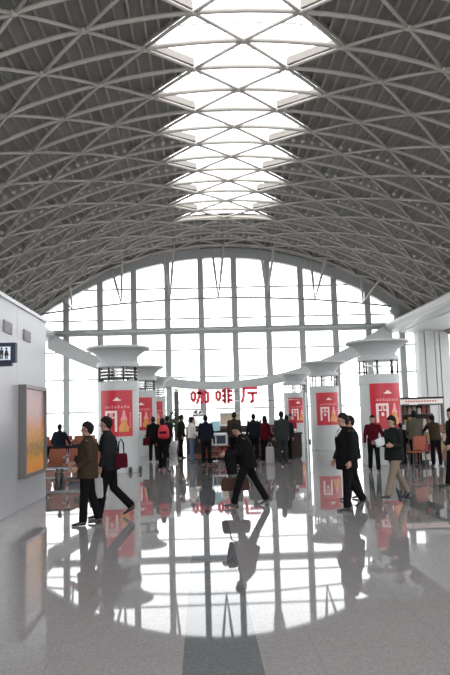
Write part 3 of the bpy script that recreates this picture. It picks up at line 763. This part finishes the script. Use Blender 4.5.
# ------------------------------------------------------------------ people
def dirv(fwd, out, side):
    """unit vector for a limb hanging down, swung fwd (deg, +X) and out (deg, to its side)"""
    f, o = R(fwd), R(out)
    return V((sin(f)*cos(o), side*sin(o), -cos(f)*cos(o)))
def person(label, x, y, face, h=1.72, legs=((15, 5), (-15, 20)), arms=((15, 8, 20), (-15, 8, 20)), lean=3, head=(0, 0),
           top='suit', topc=None, botc=None, hem=0.12, shirt=None, near=True, hairstyle='short', shoe=None, build=1.0, skirt=False, cat='person'):
    """legs: (left, right) as (thigh swing, knee bend); arms: (swing, out, elbow bend); face: heading in degrees, 0 = +X"""
    vb = 0.0075 if near else 0.013; vc = 0.012 if near else 0.016
    s = h/1.72
    TH, SH, AN = 0.43*s, 0.42*s, 0.085*s
    hips = {}; feet = []
    for side, (a, k) in zip((1, -1), legs):
        d1 = dirv(a, 1.5, side); d2 = dirv(a-k, 1.0, side)
        hp = V((0, side*0.088*s, -0.02*s)); kn = hp+d1*TH; an = kn+d2*SH
        hips[side] = [hp, kn, an, a-k]
    def sole(an, ang):          # foot direction; flat in front, heel lifted behind
        pitch = max(-35, min(0, (ang+12)*0.9)) if ang < -12 else (min(18, (ang-10)*0.8) if ang > 10 else 0)
        f = V((cos(R(pitch)), 0, sin(R(pitch)))); dn = V((sin(R(pitch)), 0, -cos(R(pitch))))
        return f, dn
    low = 0
    for side in (1, -1):
        hp, kn, an, ang = hips[side]; f, dn = sole(an, ang)
        heel = an+dn*AN-f*0.06*s; toe = an+dn*AN+f*0.19*s
        low = min(low, heel.z, toe.z)
    up = V((0, 0, -low))
    for side in (1, -1): hips[side][:3] = [q+up for q in hips[side][:3]]
    P = up.copy(); ln = R(lean)
    ax = V((sin(ln), 0, cos(ln)))                    # torso axis
    fx = V((cos(ln), 0, -sin(ln)))
    waist = P+ax*0.15*s; chest = P+ax*0.34*s; shl = P+ax*0.47*s; neck = P+ax*0.53*s+fx*0.005
    hy, hp_ = R(head[0]), R(head[1]+lean*0.6)
    hc = neck+ax*0.022*s+V((sin(hp_)*0.1, 0, cos(hp_)*0.105))*s+V((0.012, 0, 0))
    HR = Matrix.Rotation(hy, 3, 'Z') @ Matrix.Rotation(hp_, 3, 'Y')
    root = thing('person', label, cat, (x, y, 0), R(face))
    b = MB(); bw = build
    b.loft([(P-ax*0.09*s, 0.11*s, 0.08*s), (P, 0.155*s, 0.105*s), (waist, 0.13*s*bw, 0.09*s*bw), (chest, 0.155*s, 0.108*s*bw), (shl, 0.15*s, 0.08*s), (neck-ax*0.02, 0.065*s, 0.06*s)], n=20)
    b.loft([(neck-ax*0.05*s, 0.06*s), (hc-V((0.01, 0, 0.06))*s, 0.052*s)], n=14)
    # head with face
    H = lambda q: hc + HR @ (V(q)*s)
    b.ell(H((-0.012, 0, 0.02)), (0.094*s, 0.074*s, 0.098*s), 20, 14, HR)
    b.ell(H((0.022, 0, -0.045)), (0.062*s, 0.056*s, 0.07*s), 16, 10, HR)
    b.ell(H((0.062, 0, -0.085)), (0.022*s, 0.026*s, 0.02*s), 10, 8, HR)
    b.loft([(H((0.078, 0, 0.012)), 0.009*s, 0.007*s), (H((0.098, 0, -0.02)), 0.015*s, 0.012*s), (H((0.085, 0, -0.033)), 0.012*s, 0.006*s)], n=8)
    b.ell(H((0.07, 0, 0.032)), (0.018*s, 0.05*s, 0.012*s), 10, 6, HR)
    for sd in (-1, 1): b.ell(H((-0.005, sd*0.077, -0.008)), (0.018*s, 0.010*s, 0.03*s), 10, 8, HR)
    J = MB(); T = MB(); hands = []
    for side in (1, -1):
        hp, kn, an, ang = hips[side]; f, dn = sole(an, ang)
        mt = (kn+an)/2 - V((0.012, 0, 0)); md = (hp+kn)/2+V((0.008, 0, 0))
        b.loft([(hp+V((0, 0, 0.05)), 0.085*s), (hp-V((0, 0, 0.03)), 0.088*s), (md, 0.072*s), (kn, 0.05*s), (mt+(kn-an)*0.18, 0.054*s), (an, 0.034*s)], n=14)
        b.loft([(an, 0.036*s), (an+dn*0.05*s+f*0.03, 0.038*s, 0.035*s)], n=10)
        b.loft([(an+dn*0.055*s-f*0.05*s, 0.03*s, 0.025*s), (an+dn*0.05*s+f*0.03*s, 0.036*s, 0.03*s), (an+dn*0.065*s+f*0.12*s, 0.042*s, 0.018*s), (an+dn*0.07*s+f*0.17*s, 0.034*s, 0.012*s)], n=12)
        hw = 0.105*s
        T.loft([(hp+V((0, 0, 0.10)), hw*0.95), (hp-V((0, 0, 0.03)), hw), (md, 0.092*s), (kn, 0.074*s), ((kn+an)/2, 0.072*s), (an+(kn-an).normalized()*0.01*s, 0.068*s, 0.072*s), (an-(kn-an).normalized()*0.025*s, 0.064*s, 0.07*s)], n=16)
        # shoes
        so = MB()
        so.loft([(an+dn*0.045*s-f*0.055*s, 0.03*s, 0.035*s), (an+dn*0.035*s-f*0.03*s, 0.038*s, 0.046*s), (an+dn*0.04*s+f*0.03*s, 0.042*s, 0.042*s), (an+dn*0.058*s+f*0.11*s, 0.048*s, 0.026*s), (an+dn*0.064*s+f*0.17*s, 0.042*s, 0.02*s), (an+dn*0.068*s+f*0.195*s, 0.02*s, 0.012*s)], n=14)
        so.obj('shoe', shoe or M_SHOE, root, smooth=True)
    T.loft([(P-ax*0.10*s, 0.10*s, 0.085*s), (P-ax*0.03*s, 0.175*s, 0.125*s), (P+ax*0.05*s, 0.17*s*bw, 0.12*s*bw), (P+ax*0.12*s, 0.15*s*bw, 0.11*s*bw)], n=20)
    o = T.obj('trousers', botc, root); remesh(o, vc, 3)
    # jacket body
    hemz = P-ax*hem*s
    J.loft([(hemz, 0.205*s*bw, 0.165*s*bw), (P, 0.20*s*bw, 0.16*s*bw), (waist, 0.185*s*bw, 0.15*s*bw), (chest, 0.20*s, 0.158*s*bw), (P+ax*0.43*s, 0.195*s, 0.13*s), (shl+ax*0.02*s, 0.15*s, 0.09*s), (neck-ax*0.01*s, 0.082*s, 0.075*s), (neck+ax*0.015*s, 0.07*s, 0.068*s)], n=24)
    for side, (sa, so_, el) in zip((1, -1), arms):
        sh = shl+V((0, side*0.178*s, -0.02*s)); d1 = dirv(sa, so_, side); eb = sh+d1*0.285*s
        d2 = dirv(sa+el, so_*0.3-(4 if el > 40 else 0), side); wr = eb+d2*0.25*s
        b.loft([(sh-d1*0.02, 0.055*s), (sh+d1*0.1*s, 0.045*s), (eb, 0.038*s), ((eb+wr)/2-d2*0.04*s, 0.038*s), (wr, 0.026*s, 0.024*s)], n=12)
        J.loft([(sh-d1*0.035*s+V((0, -side*0.03, 0.005)), 0.06*s), (sh+d1*0.03*s, 0.073*s), (sh+d1*0.14*s, 0.064*s), (eb, 0.056*s), ((eb+wr)/2, 0.052*s), (wr-d2*0.01*s, 0.046*s)], n=14)
        # hand: palm, four curled fingers, thumb
        pn = V((0, -side, 0)); pn = (pn-d2*pn.dot(d2)).normalized()      # palm faces the body
        fw = pn.cross(d2)*side; fw = fw if fw.x*1+fw.z*0.3 > 0 else -fw    # towards the thumb side
        pc = wr+d2*0.045*s
        b.loft([(wr-d2*0.01*s, 0.024*s, 0.022*s), (wr+d2*0.03*s, 0.038*s, 0.018*s), (wr+d2*0.085*s, 0.041*s, 0.015*s)], ref=fw, n=12)
        for q, (o_, l_) in enumerate(((0.03, 0.072), (0.010, 0.08), (-0.010, 0.074), (-0.029, 0.058))):
            r_ = 0.0092*s if near else 0.011*s
            p0 = wr+d2*0.075*s+fw*o_*s; p1 = p0+(d2*0.9+pn*0.3).normalized()*l_*0.5*s; p2 = p1+(d2*0.55+pn*0.85).normalized()*l_*0.35*s; p3 = p2+(d2*0.1+pn).normalized()*l_*0.25*s
            b.loft([(p0, r_), (p1, r_), (p2, r_*0.95), (p3, r_*0.75)], ref=fw, n=8)
        p0 = wr+d2*0.03*s+fw*0.028*s
        b.loft([(p0, 0.013*s), (p0+(d2*0.6+fw*0.6+pn*0.3).normalized()*0.04*s, 0.011*s), (p0+(d2*0.9+fw*0.45+pn*0.5).normalized()*0.07*s, 0.009*s)], ref=fw, n=8)
        hands.append(pc+d2*0.05*s+pn*0.02*s)
    body = b.obj('body', M_SKIN, root); remesh(body, vb, 1)
    jk = o = J.obj('jacket' if top != 'sweater' else 'sweater', topc, root); remesh(o, vc, 3)
    if shirt:
        m = MB(); c0 = P+ax*0.30*s+fx*0.145*s*bw; c1 = neck-ax*0.01*s+fx*0.062*s
        m.loft([(c0, 0.004*s, 0.012*s), (P+ax*0.40*s+fx*0.122*s*bw, 0.03*s, 0.022*s), (P+ax*0.46*s+fx*0.098*s, 0.045*s, 0.025*s), (c1, 0.045*s, 0.03*s)], n=12)
        m.obj('shirt', shirt, jk, smooth=True)
    # collar
    m = MB(); m.loft([(neck-ax*0.03*s, 0.083*s, 0.078*s), (neck+ax*0.022*s, 0.072*s, 0.07*s)], n=18, cap=False)
    m.obj('collar', topc, jk, smooth=True)
    # hair: cap over the cranium drawn inwards in front of the face
    m = MB(); n_, m_ = 28, 20; vs = []
    for i in range(m_+1):
        for j in range(n_):
            a = pi*i/m_; c = 2*pi*j/n_
            d = V((sin(a)*cos(c), sin(a)*sin(c), cos(a)))
            line = 0.34 if d.x > 0.55 else 0.34-(0.55-d.x)*1.25
            if hairstyle == 'short': line = max(line, -0.85)
            if hairstyle == 'long': line = (0.4 if d.x > 0.5 else -1.2)
            k_ = 1.0 if d.z > line else max(0.55, 1.0-(line-d.z)*3.0)
            wob = 1+0.03*sin(5*c+3*a)+0.025*sin(11*c+7*a)+0.02*sin(17*a+4*c)
            e = V((d.x*0.108*k_*wob, d.y*0.086*k_*wob, d.z*(0.116 if d.z > 0 else (0.14 if hairstyle != 'long' else 0.19))*k_*wob))
            vs.append(H((e.x-0.016, e.y, e.z+0.024)))
    m.add(vs, [(i*n_+j, (i+1)*n_+j, (i+1)*n_+(j+1) % n_, i*n_+(j+1) % n_) for i in range(m_) for j in range(n_)])
    m.obj('hair', M_HAIR, root, smooth=True)
    for sd in (-1, 1):
        m = MB(); m.ell(H((0.079, sd*0.031, 0.004)), (0.008*s, 0.013*s, 0.006*s), 8, 6, HR); m.obj('eye', M_EYE, body, smooth=True)
    m = MB(); m.ell(H((0.082, 0, -0.058)), (0.007*s, 0.022*s, 0.006*s), 8, 6, HR); m.obj('mouth', M_LIP, body, smooth=True)
    Mw = Matrix.Translation(V((x, y, 0))) @ Matrix.Rotation(R(face), 4, 'Z')
    return root, [Mw @ q for q in hands], Mw

K_BLACK = cloth('black_wool', (0.007, 0.007, 0.008)); K_CHAR = cloth('charcoal_wool', (0.016, 0.017, 0.019))
K_BROWN = cloth('brown_olive_jacket', (0.042, 0.030, 0.019)); K_NAVY = cloth('navy_jacket', (0.01, 0.013, 0.022))
K_TAN = cloth('tan_trousers', (0.21, 0.165, 0.125)); K_RED = cloth('dark_red_uniform', (0.07, 0.005, 0.010))
K_JEAN = cloth('blue_jeans', (0.09, 0.14, 0.22)); K_WHITE = cloth('white_top', (0.62, 0.6, 0.58)); K_SHIRT = cloth('pale_shirt', (0.5, 0.5, 0.48))
K_GREY = cloth('grey_suit', (0.03, 0.034, 0.036)); K_OLIVE = cloth('olive_grey_shirt', (0.085, 0.08, 0.062)); K_GREEN = cloth('dark_green_jacket', (0.013, 0.016, 0.015))
M_BRED = cloth('dark_red_bag', (0.06, 0.006, 0.011)); M_BWHITE = cloth('white_plastic_bag', (0.4, 0.38, 0.38), 0.05)
M_BBROWN = mat('brown_bag_leather', (0.05, 0.02, 0.012), 0.6, spec=0.2, noise=0.3, nscale=14)

# the two men on the left
person('man in a brown jacket walking left beside the orange bench', -1.86, 11.45, 184, 1.61, legs=((7, 4), (-7, 10)), arms=((-8, 8, 62), (2, 10, 66)),
       lean=-1, topc=K_BROWN, botc=K_BLACK, hem=0.17, build=1.12, head=(0, 3))
_, hd, Mw = person('man in a dark suit striding left behind the brown jacketed man', -1.60, 12.2, 178, 1.70, legs=((15, 6), (-6, 38)), arms=((2, 8, 16), (24, 6, 100)),
       lean=5, topc=K_CHAR, botc=K_BLACK, hem=0.14, shirt=K_SHIRT, head=(0, 2))
bag('plastic_bag', 'white plastic bag carried in front of the suited man on the left', (hd[0].x-0.02, hd[0].y, hd[0].z-0.41), (0.18, 0.10, 0.33), M_BWHITE, ht=0.06)
q = Mw @ V((-0.22, 0.20, 0.84)); bag('shoulder_bag', 'dark red shoulder bag hanging behind the hip of the suited man', tuple(q), (0.22, 0.11, 0.24), M_BRED, ht=0.24, hm=C_BLK)

# man walking across the centre
_, hd, Mw = person('man in a black suit striding left across the middle with head bowed', 0.80, 13.05, 184, 1.56, legs=((25, 8), (-24, 6)), arms=((18, 6, 68), (4, 8, 14)),
       lean=13, topc=K_BLACK, botc=K_BLACK, hem=0.16, shirt=None, head=(0, 26), build=1.14)
hh = hd[1]
bag('briefcase', 'brown leather briefcase carried by the man in the middle', (hh.x+0.0, hh.y+0.02, hh.z-0.40), (0.54, 0.12, 0.24), M_BBROWN, ht=0.15, power=6)
cj = thing('folded_coat', 'black coat draped over the forearm of the man in the middle', 'coat', (hd[0].x+0.16, hd[0].y, hd[0].z))
m = MB(); m.loft([((0.0, 0, 0.08), 0.08, 0.06), ((-0.01, 0, 0.0), 0.11, 0.08), ((0.01, 0, -0.18), 0.11, 0.07), ((0.03, 0, -0.36), 0.09, 0.05)], ref=(1, 0, 0), n=14)
o = m.obj('coat_cloth', K_BLACK, cj); remesh(o, 0.014, 3)

# man right of centre with a second man behind
person('man in a long black coat walking left at the right of centre', 2.46, 12.15, 192, 1.63, legs=((7, 4), (-12, 24)), arms=((-4, 8, 14), (4, 8, 20)),
       lean=2, topc=K_BLACK, botc=K_BLACK, hem=0.22, shirt=K_SHIRT, head=(-6, 2), build=1.18)
person('person in a dark jacket mostly hidden behind the long coated man', 2.88, 13.6, 185, 1.58, legs=((14, 6), (-6, 10)), arms=((0, 6, 20), (8, 6, 20)), topc=K_GREEN, botc=K_BLACK)
_, hd, Mw = person('man in a dark jacket and tan trousers walking with papers in hand', 3.66, 13.5, 212, 1.60, legs=((27, 4), (-26, 8)), arms=((6, 10, 88), (10, 12, 92)),
       lean=1, topc=K_GREEN, botc=K_TAN, hem=0.12, head=(-8, 8), build=1.12)
t = thing('newspaper', 'folded newspaper held at the waist by the man in tan trousers', 'newspaper', tuple((hd[0]+hd[1])/2+V((0, 0, 0.04))), R(25))
m = MB(); m.loft([((-0.10, 0, -0.03), 0.07, 0.02), ((0, -0.02, 0.0), 0.085, 0.03), ((0.09, 0, 0.02), 0.07, 0.02)], ref=(0, 0, 1), n=10, power=4); m.obj('folded_sheets', mat('newsprint', (0.5, 0.5, 0.52), 0.8, noise=0.4, nscale=40), t)
person('woman in a dark red uniform walking towards the viewer by the right pillar', 4.72, 19.5, 262, 1.54, legs=((12, 3), (-10, 12)), arms=((6, 22, 12), (-6, 14, 10)),
       topc=K_RED, botc=K_BLACK, hem=0.08, near=True, hairstyle='short', head=(0, 0), build=0.88)
person('person in a black coat stepping in at the right edge of the picture', 5.42, 15.1, 190, 1.68, legs=((-14, 24), (12, 4)), arms=((10, 8, 30), (-4, 8, 20)),
       topc=K_BLACK, botc=K_BLACK, hem=0.24, head=(0, 2))
# kiosk customers
person('shopper in an olive top with back turned at the souvenir kiosk', 6.28, 20.75, 80, 1.62, legs=((2, 2), (-2, 2)), arms=((20, 6, 30), (20, 6, 30)), topc=K_OLIVE, botc=K_BLACK, near=False)
person('small dark clad person at the left post of the souvenir kiosk', 6.02, 21.3, 100, 1.26, legs=((2, 2), (-2, 2)), topc=K_BLACK, botc=K_BLACK, near=False)
person('bare headed shopper reaching over the goods at the kiosk', 6.88, 20.75, 100, 1.5, legs=((4, 4), (-4, 2)), arms=((50, 6, 20), (40, 6, 30)), topc=K_BROWN, botc=K_BLACK, near=False, lean=14)

# group on the left by the pillars
person('person in a black jacket walking away with a dark red bag near the left pillars', -1.85, 26.4, 100, 1.66, legs=((10, 4), (-8, 10)), topc=K_BLACK, botc=K_BLACK, near=False)
q = V((-2.1, 26.3, 0.62)); bag('handbag', 'dark red handbag beside the black jacketed person near the left pillars', tuple(q), (0.28, 0.14, 0.28), M_BRED, ht=0.12)
_, hd, Mw = person('woman in black walking away with a red backpack', -1.28, 22.3, 82, 1.62, legs=((14, 4), (-14, 18)), arms=((10, 10, 20), (-10, 10, 20)), topc=K_BLACK, botc=K_BLACK, near=False, hairstyle='long', hem=0.05)
t = thing('backpack', 'bright red backpack on the woman in black', 'backpack', tuple(Mw @ V((-0.20, -0.08, 1.02))), R(82))
m = MB(); m.loft([((0, 0, -0.02), 0.15, 0.07), ((-0.02, 0, 0.05), 0.18, 0.09), ((-0.02, 0, 0.25), 0.17, 0.09), ((0.0, 0, 0.38), 0.1, 0.05)], n=14, power=3); m.obj('pack_body', mat('bright_red_nylon', (0.45, 0.015, 0.03), 0.6, noise=0.2, nscale=20), t, smooth=True)
m = MB(); m.loft([((-0.09, 0, 0.12), 0.12, 0.035), ((-0.10, 0, 0.2), 0.12, 0.035)], n=12, power=3); m.obj('front_pocket', M_BRED, t)
person('person in a dark coat between the red backpack and the plant', -1.42, 28.0, 60, 1.68, topc=K_CHAR, botc=K_BLACK, near=False)
person('man in a dark jacket facing the white topped woman', -0.88, 28.3, 20, 1.70, legs=((4, 2), (-6, 4)), topc=K_GREEN, botc=K_BLACK, near=False)
person('woman in a white top and blue jeans facing right by the cafe', -0.42, 25.7, 10, 1.60, legs=((4, 2), (-2, 2)), arms=((20, 6, 60), (10, 6, 50)), topc=K_WHITE, botc=K_JEAN, near=False, hem=0.02)
person('person in a cream top beside the jeans wearer at the cafe queue', -0.45, 27.6, 200, 1.60, topc=cloth('cream_top', (0.45, 0.36, 0.27)), botc=K_TAN, near=False, legs=((2, 2), (-2, 2)))
person('person in a navy jacket standing with back turned at the left of the cafe', 0.10, 24.2, 92, 1.66, legs=((3, 2), (-4, 6)), arms=((4, 10, 20), (4, 10, 20)), topc=K_NAVY, botc=K_BLACK, near=False, hem=0.14)
# cafe queue on the right
person('dark haired man at the counter, seen above the walking man', 1.15, 25.9, 85, 1.74, legs=((2, 2), (-2, 2)), topc=K_BROWN, botc=K_BLACK, near=False)
person('person in a dark suit between the walking man and the red jacketed shopper', 1.85, 25.6, 100, 1.66, legs=((2, 2), (-2, 2)), topc=K_NAVY, botc=K_BLACK, near=False)
person('shopper in a dark red jacket with a pale bag at the cafe', 2.14, 24.6, 40, 1.58, legs=((2, 2), (-2, 2)), arms=((20, 8, 40), (10, 8, 20)), topc=K_RED, botc=K_BLACK, near=False, hairstyle='long')
bag('carrier_bag', 'pale grey carrier bag standing beside the dark red jacketed shopper', (2.27, 24.15, 0.05 if False else 0.0), (0.3, 0.18, 0.55), M_BWHITE, ht=0.14)
person('tall man in a grey suit seen from behind at the cafe', 2.62, 23.4, 88, 1.72, legs=((3, 1), (-3, 1)), arms=((2, 7, 12), (2, 7, 12)), topc=K_GREY, botc=K_GREY, near=False, hem=0.18, build=1.08)
person('person in dark clothes right of the grey suited man', 2.98, 25.0, 95, 1.58, legs=((2, 2), (-2, 2)), topc=K_CHAR, botc=K_BLACK, near=False, hairstyle='long')
person('cafe worker in a red top behind the dark order desk', 3.42, 27.3, 250, 1.62, legs=((2, 2), (-2, 2)), topc=cloth('red_work_top', (0.35, 0.03, 0.05)), botc=K_BLACK, near=False)
# person by the benches
person('person in a navy coat standing behind the nearest orange bench', -4.72, 23.4, 80, 1.5, legs=((2, 2), (-2, 2)), build=1.25, arms=((10, 28, 30), (10, 28, 30)), topc=K_NAVY, botc=K_BLACK, near=False)

# ------------------------------------------------------------------ light, camera
w = bpy.data.worlds.new('overcast_sky'); SC.world = w; w.use_nodes = True
bg = w.node_tree.nodes['Background']; bg.inputs[0].default_value = (0.97, 0.985, 1.0, 1); bg.inputs[1].default_value = 4.0
cd = bpy.data.cameras.new('camera'); cam = bpy.data.objects.new('camera', cd); COL.objects.link(cam)
cd.sensor_fit = 'VERTICAL'; cd.sensor_height = 36; cd.lens = 36*700/675; cd.clip_end = 500
cam.matrix_world = Matrix.Translation((0, 0, 1.68)) @ Matrix.Rotation(R(-2.0), 4, 'Z') @ Matrix.Rotation(R(90+6.28), 4, 'X') @ Matrix.Rotation(R(-1.6), 4, 'Z')
SC.camera = cam
SC.view_settings.view_transform = 'Standard'; SC.view_settings.look = 'None'; SC.view_settings.gamma = 1; SC.view_settings.exposure = 0
